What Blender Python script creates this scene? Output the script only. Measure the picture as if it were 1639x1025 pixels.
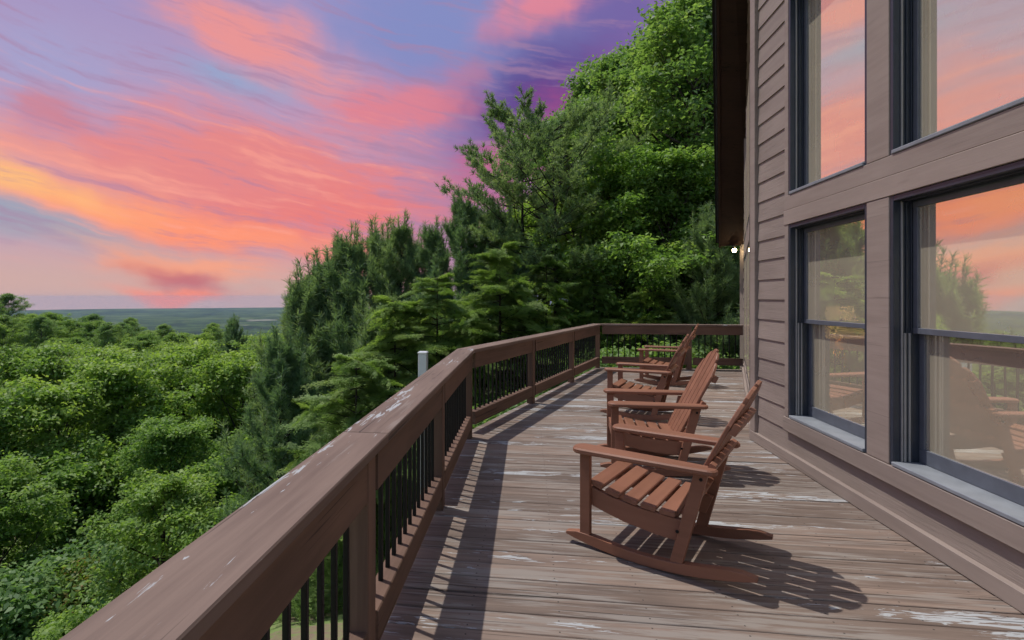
import bpy, bmesh, math, random
import numpy as np
from mathutils import Vector, Matrix
random.seed(7); RNG = np.random.default_rng(11)
R = math.radians
for o in list(bpy.data.objects): bpy.data.objects.remove(o)
scene = bpy.context.scene
COL = scene.collection

# ------------------------------------------------------------------ camera
cam_d = bpy.data.cameras.new('camera'); cam = bpy.data.objects.new('camera', cam_d); COL.objects.link(cam)
cam.location = (0, 0, 1.46); cam.rotation_euler = (R(90), 0, R(7.3))
cam_d.sensor_width = 36; cam_d.lens = 18.01
cam_d.shift_x = 0.0485; cam_d.shift_y = -0.0223
cam_d.clip_start = 0.05; cam_d.clip_end = 40000
scene.camera = cam
scene.render.engine = 'CYCLES'
scene.cycles.use_denoising = True; scene.cycles.use_adaptive_sampling = True; scene.cycles.adaptive_threshold = .02
scene.cycles.max_bounces = 6; scene.cycles.diffuse_bounces = 4; scene.cycles.glossy_bounces = 4
scene.cycles.transmission_bounces = 4; scene.cycles.transparent_max_bounces = 8
scene.cycles.volume_bounces = 0
scene.cycles.sample_clamp_indirect = 6
scene.view_settings.view_transform = 'Standard'; scene.view_settings.look = 'None'
scene.view_settings.gamma = 1; scene.view_settings.use_curve_mapping = False
scene.view_settings.exposure = 0.0

# ------------------------------------------------------------------ sun
SUN = Vector((-0.40, 0.175, 1.0)).normalized()
sd = bpy.data.lights.new('sun', 'SUN'); sd.energy = 3.2; sd.angle = R(0.55); sd.color = (1.0, 0.955, 0.89)
so = bpy.data.objects.new('sun', sd); COL.objects.link(so)
so.rotation_euler = (-SUN).to_track_quat('-Z', 'Y').to_euler()

# ------------------------------------------------------------------ node expression helper
class NT:
    def __init__(s, nt): s.nt = nt
    def new(s, t, **kw):
        n = s.nt.nodes.new(t)
        for k, v in kw.items(): setattr(n, k, v)
        return n
    def put(s, sock, v):
        if isinstance(v, X): s.nt.links.new(v.s, sock)
        elif isinstance(v, bpy.types.NodeSocket): s.nt.links.new(v, sock)
        else:
            try: sock.default_value = v
            except Exception:
                sock.default_value = tuple(v) + (1,) if len(v) == 3 else v
    def math(s, op, a, b=None, c=None, clamp=False):
        n = s.new('ShaderNodeMath', operation=op, use_clamp=clamp)
        for i, v in enumerate((a, b, c)):
            if v is not None: s.put(n.inputs[i], v)
        return X(s, n.outputs[0])
    def mix(s, fac, a, b, blend='MIX'):
        n = s.new('ShaderNodeMix', data_type='RGBA', blend_type=blend)
        s.put(n.inputs[0], fac)
        for i, v in ((6, a), (7, b)):
            s.put(n.inputs[i], v if not isinstance(v, tuple) else (v + (1,) if len(v) == 3 else v))
        return X(s, n.outputs[2])
    def comb(s, x, y, z):
        n = s.new('ShaderNodeCombineXYZ')
        for i, v in enumerate((x, y, z)): s.put(n.inputs[i], v)
        return X(s, n.outputs[0])
    def sep(s, v):
        n = s.new('ShaderNodeSeparateXYZ'); s.put(n.inputs[0], v)
        return [X(s, o) for o in n.outputs]
    def noise(s, vec, scale=1, detail=4, rough=.55, dist=0, out=0):
        n = s.new('ShaderNodeTexNoise'); s.put(n.inputs['Vector'], vec)
        s.put(n.inputs['Scale'], scale); s.put(n.inputs['Detail'], detail); s.put(n.inputs['Roughness'], rough)
        s.put(n.inputs['Distortion'], dist)
        return X(s, n.outputs[out])
    def smooth(s, v, a, b):
        n = s.new('ShaderNodeMapRange', interpolation_type='SMOOTHSTEP')
        s.put(n.inputs[0], v); n.inputs[1].default_value = a; n.inputs[2].default_value = b
        return X(s, n.outputs[0])
    def lin(s, v, a, b, c=0., d=1.):
        n = s.new('ShaderNodeMapRange'); s.put(n.inputs[0], v)
        for i, q in enumerate((a, b, c, d)): n.inputs[i + 1].default_value = q
        return X(s, n.outputs[0])
    def vmath(s, op, a, b):
        n = s.new('ShaderNodeVectorMath', operation=op); s.put(n.inputs[0], a); s.put(n.inputs[1], b)
        return X(s, n.outputs[0])
class X:
    def __init__(s, t, sock): s.t, s.s = t, sock
    def __add__(a, b): return a.t.math('ADD', a, b)
    def __radd__(a, b): return a.t.math('ADD', b, a)
    def __sub__(a, b): return a.t.math('SUBTRACT', a, b)
    def __rsub__(a, b): return a.t.math('SUBTRACT', b, a)
    def __mul__(a, b): return a.t.math('MULTIPLY', a, b)
    def __rmul__(a, b): return a.t.math('MULTIPLY', b, a)
    def __truediv__(a, b): return a.t.math('DIVIDE', a, b)
def lin3(r, g, b):
    return tuple(((c / 255) / 12.92 if c / 255 <= .04045 else ((c / 255 + .055) / 1.055) ** 2.4) for c in (r, g, b))

# ------------------------------------------------------------------ world: clear blue overhead (Sky Texture), sunset clouds in the west and north
world = bpy.data.worlds.new('World'); scene.world = world; world.use_nodes = True
wt = world.node_tree; wt.nodes.clear(); T = NT(wt)
bg = T.new('ShaderNodeBackground'); wo = T.new('ShaderNodeOutputWorld'); wt.links.new(bg.outputs[0], wo.inputs[0])
sky = T.new('ShaderNodeTexSky', sky_type='NISHITA', sun_disc=False)
sky.sun_elevation = math.asin(SUN.z); sky.sun_rotation = math.atan2(SUN.x, SUN.y)
sky.altitude = 400; sky.air_density = 1.2; sky.dust_density = 1.0
tc = T.new('ShaderNodeTexCoord')
dx, dy, dz = T.sep(tc.outputs['Generated'])
az = T.math('ARCTAN2', dx, dy) * 57.2958          # degrees, 0 = along the house, negative to the west
el = T.math('ARCSINE', T.math('MAXIMUM', T.math('MINIMUM', dz, 1.0), -1.0)) * 57.2958
q = T.comb(az, el, 0.0)
wn = T.new('ShaderNodeTexNoise'); T.put(wn.inputs['Vector'], q); wn.inputs['Scale'].default_value = .075; wn.inputs['Detail'].default_value = 4
wx, wy, wz = T.sep(wn.outputs['Color'])
wn2 = T.new('ShaderNodeTexNoise'); T.put(wn2.inputs['Vector'], q); wn2.inputs['Scale'].default_value = .3; wn2.inputs['Detail'].default_value = 4
vx, vy, vz = T.sep(wn2.outputs['Color'])
azw = az + (wx - .5) * 12 + (vx - .5) * 3
elw = el + (wy - .5) * 6 + (vy - .5) * 1.3
# fine streaks, drawn out along a gentle slope
st_a = (az + (wx - .5) * 6) * .985 - el * .17; st_b = az * .17 + (el + (wy - .5) * 3) * .985
streak = T.noise(T.comb(st_a * .055, st_b * .36, 0.), 1.0, 6, .52, .0)
fine = T.noise(T.comb(st_a * .16, st_b * .8, 3.), 1.0, 6, .56, .0)
wisp = T.noise(T.comb(st_a * .42, st_b * 2.3, 7.), 1.0, 6, .6, .0)
det = (streak - .5) * 1.25 + (fine - .5) * .85 + (wisp - .5) * .5
# ground tone of the sky
hor = T.smooth(el, 1.0, 9.0)
col = T.mix(hor, lin3(208, 172, 166), lin3(186, 157, 190))
col = T.mix(T.smooth(el, 14, 30), col, lin3(158, 148, 196))
col = T.mix(T.smooth(az, -24, 6), col, lin3(118, 102, 165))
BLOBS = [  # az, el, half width, half height, slope, colour, strength, detail weight
    (-46, 19.0, 9, 4.5, 0, (160, 164, 208), .75, .4),
    (-10, 27.5, 15, 6.0, -5, (132, 142, 196), .95, .3),
    (-30, 20.6, 6, 1.6, -4, (150, 166, 204), .9, .5),
    (-26.5, 10.4, 22, 7.0, -5, (234, 128, 126), 1., 1.),
    (-33, 13.0, 14, 4.5, 0, (230, 138, 138), .9, 1.),
    (-28.5, 25.0, 11.5, 3.2, -22, (236, 150, 148), .95, .9),
    (-14.5, 19.8, 9, 3.0, 8, (226, 130, 142), .85, 1.),
    (-48, 12.2, 10, 2.6, -12, (238, 160, 148), .7, .9),
    (-45.5, 16.8, 3.6, 2.2, 0, (206, 132, 148), .8, .8),
    (-7.2, 23.4, 3.2, 1.6, 5, (196, 128, 158), .7, .8),
    (0.5, 29.0, 6.5, 2.2, 18, (228, 138, 154), .95, .7),
    (2.0, 20.0, 9.5, 6.8, 10, (84, 70, 140), .95, .35),
    (14, 16.0, 14, 7.5, 0, (205, 84, 132), .85, .7),
    (-3, 14.0, 5.5, 3.5, 0, (206, 100, 136), .7, .7),
    (-49, 6.6, 12, 2.2, -6, (156, 164, 184), .95, .25),
    (-39, 5.2, 9, 1.5, -4, (176, 166, 178), .8, .3),
    (-36.5, 7.6, 20, 1.9, -9.5, (255, 152, 120), 1., .6),
    (-50, 10.4, 9, 1.9, -11, (255, 190, 128), 1., .4),
    (-35.5, 3.6, 10, 1.7, -6, (248, 166, 134), .95, .8),
    (-35, 2.1, 5.5, 1.5, -14, (196, 112, 122), .9, .6),
    (-36, .6, 6, .8, -4, (255, 142, 116), .9, .5),
    (-18, 3.0, 7, 3.0, 0, (222, 138, 136), .6, .6),
]
for (a0, e0, ra, re, sl, c, k, dw) in BLOBS:
    cs, sn = math.cos(R(sl)), math.sin(R(sl))
    da = azw - a0; de = elw - e0
    p1 = (da * cs + de * sn) / ra; p2 = (de * cs - da * sn) / re
    g = T.math('EXPONENT', (p1 * p1 + p2 * p2) * -1.0)
    m = T.smooth(g + det * dw * T.math('POWER', g, .5), .04, 1.0) * k
    col = T.mix(m, col, lin3(*c))
# dusky and bright streaks inside the clouds
lines_ = T.noise(T.comb(st_a * .05, st_b * 1.05, 11.), 1.0, 6, .55, .0)
sv = (streak - .5) * .8 + (lines_ - .5) * 1.0 + (wisp - .5) * .45
band = T.smooth(el, 2, 7)
col = T.mix(T.smooth(sv * -1.0, .0, .26) * band * .55, col, lin3(172, 130, 162))
col = T.mix(T.smooth(sv, .03, .30) * band * T.smooth(el * -1.0, -24, -14) * T.smooth(az * -1.0, 6, 16) * .55, col, lin3(255, 168, 150))
nis = T.mix(1.0, sky.outputs[0], (.13, .13, .13), 'MULTIPLY')
over = T.math('MAXIMUM', T.smooth(el, 33, 58), T.smooth(T.math('ABSOLUTE', az + 15), 75, 125))
col = T.mix(over, col, nis)
T.put(bg.inputs[0], col); bg.inputs[1].default_value = 1.0

# ------------------------------------------------------------------ object helpers
def link(name, me, mat=None, parent=None, loc=None, rot=None):
    o = bpy.data.objects.new(name, me); COL.objects.link(o)
    if mat is not None and me is not None and not me.materials: me.materials.append(mat)
    if parent is not None: o.parent = parent
    if loc is not None: o.location = loc
    if rot is not None: o.rotation_euler = rot
    return o
def tag(o, label=None, cat=None, group=None, kind=None):
    if label: o['label'] = label
    if cat: o['category'] = cat
    if group: o['group'] = group
    if kind: o['kind'] = kind
    return o
def empty(name, loc=(0, 0, 0), rz=0):
    o = bpy.data.objects.new(name, None); COL.objects.link(o); o.location = loc; o.rotation_euler = (0, 0, rz)
    o.empty_display_size = .1
    return o
def mesh(name, v, f):
    me = bpy.data.meshes.new(name); me.from_pydata([tuple(p) for p in v], [], f); me.update(); return me
def prism(name, poly, axis_len, bev=0.0):
    """polygon in (y,z) pushed along local x from 0 to axis_len"""
    n = len(poly)
    v = [(0, y, z) for y, z in poly] + [(axis_len, y, z) for y, z in poly]
    f = [[i, (i + 1) % n, n + (i + 1) % n, n + i] for i in range(n)] + [list(range(n))[::-1], list(range(n, 2 * n))]
    return fix(mesh(name, v, f))
def fix(me):
    bm = bmesh.new(); bm.from_mesh(me); bmesh.ops.recalc_face_normals(bm, faces=bm.faces); bm.to_mesh(me); bm.free(); return me
def bar(name, L, w, h, c=.004):
    """chamfered bar: x 0..L, y -w/2..w/2, z 0..h"""
    a, b = w / 2, h
    return prism(name, [(-a + c, 0), (a - c, 0), (a, c), (a, b - c), (a - c, b), (-a + c, b), (-a, b - c), (-a, c)], L)
def box(name, x0, x1, y0, y1, z0, z1, c=0.0):
    v = [(x, y, z) for x in (x0, x1) for y in (y0, y1) for z in (z0, z1)]
    f = [(0, 1, 3, 2), (4, 6, 7, 5), (0, 4, 5, 1), (2, 3, 7, 6), (0, 2, 6, 4), (1, 5, 7, 3)]
    me = mesh(name, v, f)
    bm = bmesh.new(); bm.from_mesh(me)
    bmesh.ops.recalc_face_normals(bm, faces=bm.faces)
    if c: bmesh.ops.bevel(bm, geom=bm.edges[:], offset=c, segments=1, affect='EDGES')
    bm.to_mesh(me); bm.free(); return me
def plate(name, outline, z0, z1, c=.004):
    """outline in (x,y), thickness z0..z1, chamfered rim"""
    n = len(outline); cx = sum(p[0] for p in outline) / n; cy = sum(p[1] for p in outline) / n
    pts = [Vector((p[0], p[1])) for p in outline]
    def inset(d):
        r = []
        for i in range(n):
            a, b, e = pts[i - 1], pts[i], pts[(i + 1) % n]
            t = ((b - a).normalized() + (e - b).normalized()).normalized()
            nn = Vector((-t.y, t.x))
            if nn.dot(Vector((cx, cy)) - b) < 0: nn = -nn
            r.append(b + nn * d)
        return r
    i_ = inset(c)
    rings = [[(p.x, p.y, z0) for p in i_], [(p.x, p.y, z0 + c) for p in pts], [(p.x, p.y, z1 - c) for p in pts], [(p.x, p.y, z1) for p in i_]]
    v = [q for r in rings for q in r]
    f = [list(range(n))[::-1], list(range(3 * n, 4 * n))]
    for k in range(3):
        for i in range(n): f.append([k * n + i, k * n + (i + 1) % n, (k + 1) * n + (i + 1) % n, (k + 1) * n + i])
    return fix(mesh(name, v, f))
def dup(root):
    r = root.copy(); COL.objects.link(r)
    for ch in root.children:
        c = ch.copy(); COL.objects.link(c); c.parent = r
        for g in ch.children:
            d = g.copy(); COL.objects.link(d); d.parent = c
    return r

# ------------------------------------------------------------------ materials
def mat(name):
    m = bpy.data.materials.new(name); m.use_nodes = True; t = NT(m.node_tree)
    b = m.node_tree.nodes['Principled BSDF']
    return m, t, b
def simple(name, col, rough=.6, metal=0, spec=.4, var=.0):
    m, t, b = mat(name)
    b.inputs['Base Color'].default_value = col + (1,); b.inputs['Roughness'].default_value = rough
    b.inputs['Metallic'].default_value = metal; b.inputs['Specular IOR Level'].default_value = spec
    if var:
        oc = t.new('ShaderNodeTexCoord').outputs['Object']
        n = t.noise(oc, 9, 5, .6)
        t.put(b.inputs['Base Color'], t.mix(t.smooth(n, .3, .7), tuple(c * (1 - var) for c in col), tuple(min(1, c * (1 + var)) for c in col)))
    return m
def bump(t, b, h, strength=.3, dist=.004):
    n = t.new('ShaderNodeBump'); n.inputs['Strength'].default_value = strength; n.inputs['Distance'].default_value = dist
    t.put(n.inputs['Height'], h); t.nt.links.new(n.outputs[0], b.inputs['Normal'])
def grain_coords(t, sx=1.0):
    """object space with a per-object shift, local x along the board"""
    tc = t.new('ShaderNodeTexCoord').outputs['Object']
    oi = t.new('ShaderNodeObjectInfo')
    x, y, z = t.sep(tc)
    r = X(t, oi.outputs['Random'])
    return x, y, z, r
def board_mat(name, base, dark, worn, worn_amt=.0, white_amt=.0, rough=.75, grain=1., nails=False, var=.25, checks=.75):
    m, t, b = mat(name)
    x, y, z, r = grain_coords(t)
    sh = r * 37.0
    g1 = t.noise(t.comb(x * 1.6 + sh, y * 26, z * 26 + sh), 1, 6, .6, .3)
    g2 = t.noise(t.comb(x * 7 + sh, y * 130, z * 130), 1, 3, .6)
    blotch = t.noise(t.comb(x * 1.3 + sh, y * 3.5 + sh, z * 3), 1, 4, .55)
    c = t.mix(t.smooth(g1, .3, .72), dark, base)
    c = t.mix(t.smooth(blotch, .35, .75) * .55, c, tuple(v * 1.22 for v in base))
    # one board is a little lighter or redder than the next
    c = t.mix(1.0, c, t.mix(r, (1 - var, 1 - var, 1 - var), (1 + var * .7, 1 + var * .6, 1 + var * .5)), 'MULTIPLY')
    if worn_amt:
        w = t.noise(t.comb(x * 1.9 + sh * 2, y * 34 + sh, z * 8), 1, 8, .68, .5)
        area = t.noise(t.comb(x * .7 + sh, y * 4 + sh * 3, 0.), 1, 3, .5)
        k = t.smooth(w + (area - .5) * .55, .60 - worn_amt, .72 - worn_amt)
        c = t.mix(k * .7, c, worn)
    if white_amt:
        w = t.noise(t.comb(x * 5 + sh * 3, y * 44 + sh, z * 20), 1, 7, .62, .7)
        area = t.noise(t.comb(x * .55 + sh * 1.7, y * 3.5 + sh, 2.), 1, 2, .5)
        k = t.smooth(w + (area - .5) * 1.0, .745 - white_amt, .765 - white_amt)
        c = t.mix(k * .9, c, (.42, .44, .45))
    # drying checks and knots along the grain
    ck = t.noise(t.comb(x * .9 + sh * 5, y * 70 + sh, z * 70), 1, 3, .5)
    ca = t.noise(t.comb(x * .8 + sh, y * 5 + sh, 5.), 1, 2, .5)
    c = t.mix(t.smooth(ck + (ca - .5) * .5, .665, .70) * checks, c, tuple(v * .3 for v in dark))
    vo = t.new('ShaderNodeTexVoronoi'); t.put(vo.inputs['Vector'], t.comb(x * 1.7 + sh, y * 9 + sh, z * 9)); vo.inputs['Scale'].default_value = 1.0
    kn = t.smooth(X(t, vo.outputs['Distance']) * -1.0, -.13, -.04) * t.math('GREATER_THAN', t.noise(t.comb(x * .9 + sh, sh, 0.), 1, 1, .5), .52)
    c = t.mix(kn * checks * .6, c, tuple(v * .45 for v in dark))
    if nails:
        def dot(y0):
            fx = t.math('FRACT', (x + 50.0 + (r - .5) * .012) / .406); a = (fx - .5) * .406
            yy = y - y0 + (r - .5) * .01
            return t.math('LESS_THAN', a * a + yy * yy, .0043 ** 2)
        d = t.math('MAXIMUM', dot(.038), dot(-.04))
        c = t.mix(d * .85, c, (.03, .026, .024))
    t.put(b.inputs['Base Color'], c)
    b.inputs['Specular IOR Level'].default_value = .3
    t.put(b.inputs['Roughness'], t.lin(g1, .2, .8, rough - .1, rough + .1))
    bump(t, b, g1 * .7 + g2 * .5 * grain, .35 * grain, .003)
    return m
M = {}
M['deck'] = board_mat('deck_paint', (.232, .174, .140), (.140, .104, .085), (.29, .26, .23), .11, .085, .72, 1., True)
M['rail'] = board_mat('rail_stain', (.175, .106, .076), (.110, .065, .046), (.2, .17, .15), .0, .0, .72, 1., False, .12)
M['cap'] = board_mat('cap_stain', (.215, .150, .120), (.145, .098, .078), (.26, .21, .18), .02, .045, .7, 1., False, .1)
M['chair'] = board_mat('chair_lumber', (.270, .122, .075), (.222, .098, .060), (.3, .2, .15), .0, .0, .48, .45, False, .07, 0.)
M['siding'] = board_mat('siding_paint', (.290, .236, .204), (.245, .198, .170), (.3, .26, .23), .0, .0, .62, 2.2, False, .06, .12)
M['trim'] = board_mat('trim_paint', (.315, .255, .220), (.268, .214, .184), (.3, .26, .23), .0, .0, .6, 1.0, False, .05, .25)
M['metal'] = simple('black_metal', (.008, .008, .009), .5, .0, .25)
M['slate'] = simple('slate_frame', (.030, .038, .056), .4, 0, .5, .12)
M['sash'] = simple('slate_sash', (.11, .122, .148), .42, 0, .5, .1)
M['sill'] = simple('sunlit_sill', (.23, .25, .275), .5, 0, .4, .1)  # paler grey than the frame, sunlight on the sill put into its colour
M['liner'] = simple('jamb_liner', (.30, .30, .30), .5, 0, .4, .08)
M['soffit'] = board_mat('soffit_stain', (.050, .026, .017), (.03, .016, .011), (.1, .1, .1), .0, .0, .8, .8, False, .1)
M['drip'] = simple('drip_metal', (.35, .34, .34), .35, .8, .5)
M['roof'] = simple('roof_shingle', (.05, .047, .045), .9, 0, .2, .3)
M['inwall'] = simple('interior_plaster', (.42, .33, .22), .8, 0, .3, .05)
M['inwood'] = simple('interior_pine', (.40, .25, .12), .5, 0, .4, .15)
M['pvc'] = simple('white_vinyl', (.72, .73, .75), .45, 0, .4, .03)
M['joist'] = simple('joist_wood', (.10, .075, .055), .85, 0, .2, .2)
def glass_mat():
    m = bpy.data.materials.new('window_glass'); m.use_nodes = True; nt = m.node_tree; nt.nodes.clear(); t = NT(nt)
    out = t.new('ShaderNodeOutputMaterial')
    gl = t.new('ShaderNodeBsdfGlossy'); gl.inputs['Color'].default_value = (1.0, .94, .78, 1); gl.inputs['Roughness'].default_value = .012  # warm tint colours the mirrored sky towards a bright cream reflection
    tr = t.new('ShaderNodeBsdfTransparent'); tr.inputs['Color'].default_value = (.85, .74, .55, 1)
    df = t.new('ShaderNodeBsdfDiffuse'); df.inputs['Color'].default_value = (1.0, .89, .68, 1)  # cream veil: reflected sky brightness put into the pane colour
    # slightly wavy panes, cream diffuse veil painting in the glare of a bright sky
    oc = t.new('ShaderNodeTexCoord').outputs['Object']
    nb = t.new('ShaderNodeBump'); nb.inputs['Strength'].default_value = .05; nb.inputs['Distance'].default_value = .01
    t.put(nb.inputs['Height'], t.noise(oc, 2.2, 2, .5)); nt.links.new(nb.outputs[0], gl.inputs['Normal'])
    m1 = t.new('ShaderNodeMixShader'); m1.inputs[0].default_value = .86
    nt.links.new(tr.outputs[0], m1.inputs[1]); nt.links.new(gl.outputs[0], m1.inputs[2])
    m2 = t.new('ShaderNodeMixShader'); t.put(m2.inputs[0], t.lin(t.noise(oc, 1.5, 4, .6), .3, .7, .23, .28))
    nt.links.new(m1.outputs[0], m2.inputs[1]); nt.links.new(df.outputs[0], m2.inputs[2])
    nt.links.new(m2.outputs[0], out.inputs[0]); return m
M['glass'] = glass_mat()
def emit_mat(name, col, s):
    m, t, b = mat(name); b.inputs['Base Color'].default_value = col + (1,)
    b.inputs['Emission Color'].default_value = col + (1,); b.inputs['Emission Strength'].default_value = s; return m
M['bulb'] = emit_mat('lit_bulb', (1.0, .80, .48), 60)
M['shade'] = emit_mat('lit_lampshade', (.95, .82, .62), 9.)

def leaf_mat(name, c0, c1, c2, trans=.35, rough=.5, spec=.35):
    m = bpy.data.materials.new(name); m.use_nodes = True; nt = m.node_tree; nt.nodes.clear(); t = NT(nt)
    out = t.new('ShaderNodeOutputMaterial')
    at = t.new('ShaderNodeAttribute', attribute_name='tint'); v = X(t, at.outputs['Fac'])
    r = X(t, t.new('ShaderNodeObjectInfo').outputs['Random'])
    c = t.mix(t.smooth(v, 0., .55), c0, c1); c = t.mix(t.smooth(v, .55, 1.), c, c2)
    c = t.mix(1., c, t.mix(r, (.80, .86, .85), (1.18, 1.10, 1.0)), 'MULTIPLY')
    pb = t.new('ShaderNodeBsdfPrincipled'); t.put(pb.inputs['Base Color'], c); pb.inputs['Roughness'].default_value = rough
    pb.inputs['Specular IOR Level'].default_value = spec
    tl = t.new('ShaderNodeBsdfTranslucent'); t.put(tl.inputs[0], t.mix(1., c, (1.15, 1.25, .6), 'MULTIPLY'))
    mx = t.new('ShaderNodeMixShader'); mx.inputs[0].default_value = trans
    nt.links.new(pb.outputs[0], mx.inputs[1]); nt.links.new(tl.outputs[0], mx.inputs[2]); nt.links.new(mx.outputs[0], out.inputs[0])
    return m
M['leaf'] = leaf_mat('broad_leaf', (.145, .245, .060), (.250, .395, .092), (.375, .510, .140), .5)
M['leaf2'] = leaf_mat('broad_leaf_cool', (.130, .235, .082), (.220, .355, .115), (.335, .465, .165), .5)
M['needle'] = leaf_mat('pine_needle', (.165, .255, .140), (.260, .370, .200), (.370, .470, .240), .47)
M['hem'] = leaf_mat('hemlock_needle', (.150, .245, .080), (.245, .365, .112), (.365, .470, .165), .48)
M['red_leaf'] = leaf_mat('young_leaf', (.08, .15, .026), (.13, .24, .04), (.32, .22, .08), .42)
M['bark'] = simple('bark', (.075, .060, .048), .9, 0, .2, .35)
M['bark_d'] = simple('dark_bark', (.040, .031, .026), .9, 0, .2, .35)

# ------------------------------------------------------------------ ground: hill falling to the west, plain below
def interp(x, xs, ys): return float(np.interp(x, xs, ys))
GL = ([0, 3, 6, 10, 20, 30, 45, 60, 100, 200, 400, 800, 1500], [-2.9, -3.2, -4.4, -7.5, -11, -13.5, -16.0, -18.0, -20.5, -27, -43, -110, -180])
GF = ([0, 3, 10, 20, 30, 45, 60, 100, 200, 400, 800, 1500], [-2.9, -2.9, -3.3, -3.8, -5, -7, -10, -16, -32, -62, -118, -180])
def ground(x, y):
    D = math.hypot(x, y); a = math.degrees(math.atan2(x, y))
    w = min(1, max(0, (-8 - a) / 17)) if a > -120 else min(1, max(0, (a + 180) / 40))
    w = w * w * (3 - 2 * w)
    z = w * interp(D, *GL) + (1 - w) * interp(D, *GF)
    # mown terrace close to the house
    tw = min(1, max(0, (a + 47) / 10)); tw = tw * tw * (3 - 2 * tw)
    if a > -120 and D < 20: z = z + tw * max(0, interp(D, [0, 6, 9.5, 12, 16, 20], [-2.9, -3.3, -3.9, -6.8, -9.6, -11]) - z)
    # a wooded spur on the west side
    z += 8.2 * math.exp(-((a + 52) / 11.0) ** 2) * math.exp(-((D - 150) / 50) ** 2)
    if D > 900: z += 6 * math.sin(D / 310 + a / 7) * min(1, (D - 900) / 900) * math.exp(-D / 9000)
    return z
def build_ground():
    Ds = [0, 1.5, 3, 4.5, 6, 8, 10, 13, 16, 20, 25, 30, 37, 45, 52, 60, 75, 90, 110, 135, 160, 190, 230, 280, 340, 400, 500, 600, 800, 1000, 1200, 1500]
    A = 180
    v = [(0, 0, ground(0, .01))]; f = []
    for D in Ds[1:]:
        for k in range(A):
            a = -math.pi + 2 * math.pi * k / A; x, y = D * math.sin(a), D * math.cos(a)
            v.append((x, y, ground(x, y) + random.uniform(-.05, .05) * min(3, D * .08)))
    for k in range(A): f.append((0, 1 + (k + 1) % A, 1 + k))
    for i in range(len(Ds) - 2):
        for k in range(A):
            a, b = 1 + i * A + k, 1 + i * A + (k + 1) % A
            f.append((a, b, b + A, a + A))
    m, t, b = mat('forest_floor')
    g = t.new('ShaderNodeNewGeometry').outputs['Position']
    n = t.noise(g, .9, 5, .6); n2 = t.noise(g, 9, 4, .6)
    c = t.mix(t.smooth(n, .46, .56), (.150, .215, .060), (.22, .15, .11))
    c = t.mix(t.smooth(n2, .35, .7) * .5, c, (.20, .28, .08))
    t.put(b.inputs['Base Color'], c); b.inputs['Roughness'].default_value = .95; bump(t, b, n2, .6, .05)
    return tag(link('ground', fix(mesh('ground', v, f)), m), 'grass and leaf litter on the hillside below the deck', 'ground', kind='structure')
build_ground()
def build_plain():
    Ds = list(np.geomspace(1200, 8400, 60)); A = 160
    v = []; f = []
    for D in Ds:
        for k in range(A + 1):
            a = R(-100 + 200 * k / A); x, y = D * math.sin(a), D * math.cos(a)
            hz = -176 + 5 * math.sin(D / 420 + 5 * a) + 4 * math.sin(x / 390 + 1) * math.cos(y / 510)
            hz += max(0, (D - 6600) / 1800) ** 2 * (9 + 6 * math.sin(a * 9 + 1) + 9 + 4 * math.sin(a * 23)) if D > 6600 else 0
            v.append((x, y, hz))
    for i in range(len(Ds) - 1):
        for k in range(A):
            a = i * (A + 1) + k; f.append((a, a + 1, a + A + 2, a + A + 1))
    m, t, b = mat('wooded_plain')
    g = t.new('ShaderNodeNewGeometry').outputs['Position']
    n = t.noise(g, .0017, 6, .66, .4); n2 = t.noise(g, .006, 6, .72); n3 = t.noise(g, .0009, 5, .6, .5)
    c = t.mix(t.smooth(n2, .36, .62), (.016, .034, .018), (.075, .125, .040))
    c = t.mix(t.smooth(n, .50, .60) * .75, c, (.13, .18, .062))
    c = t.mix(t.smooth(n * -1.0, -.44, -.36) * .7, c, (.018, .034, .022))
    c = t.mix(t.smooth(n3, .63, .66) * .75, c, (.30, .28, .22))
    t.put(b.inputs['Base Color'], c); b.inputs['Roughness'].default_value = 1.; b.inputs['Specular IOR Level'].default_value = .1
    bump(t, b, n2, 1., 40.)
    return tag(link('valley_plain', fix(mesh('valley_plain', v, f)), m), 'hazy wooded plain stretching to the horizon', 'plain', kind='structure')
build_plain()

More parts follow.
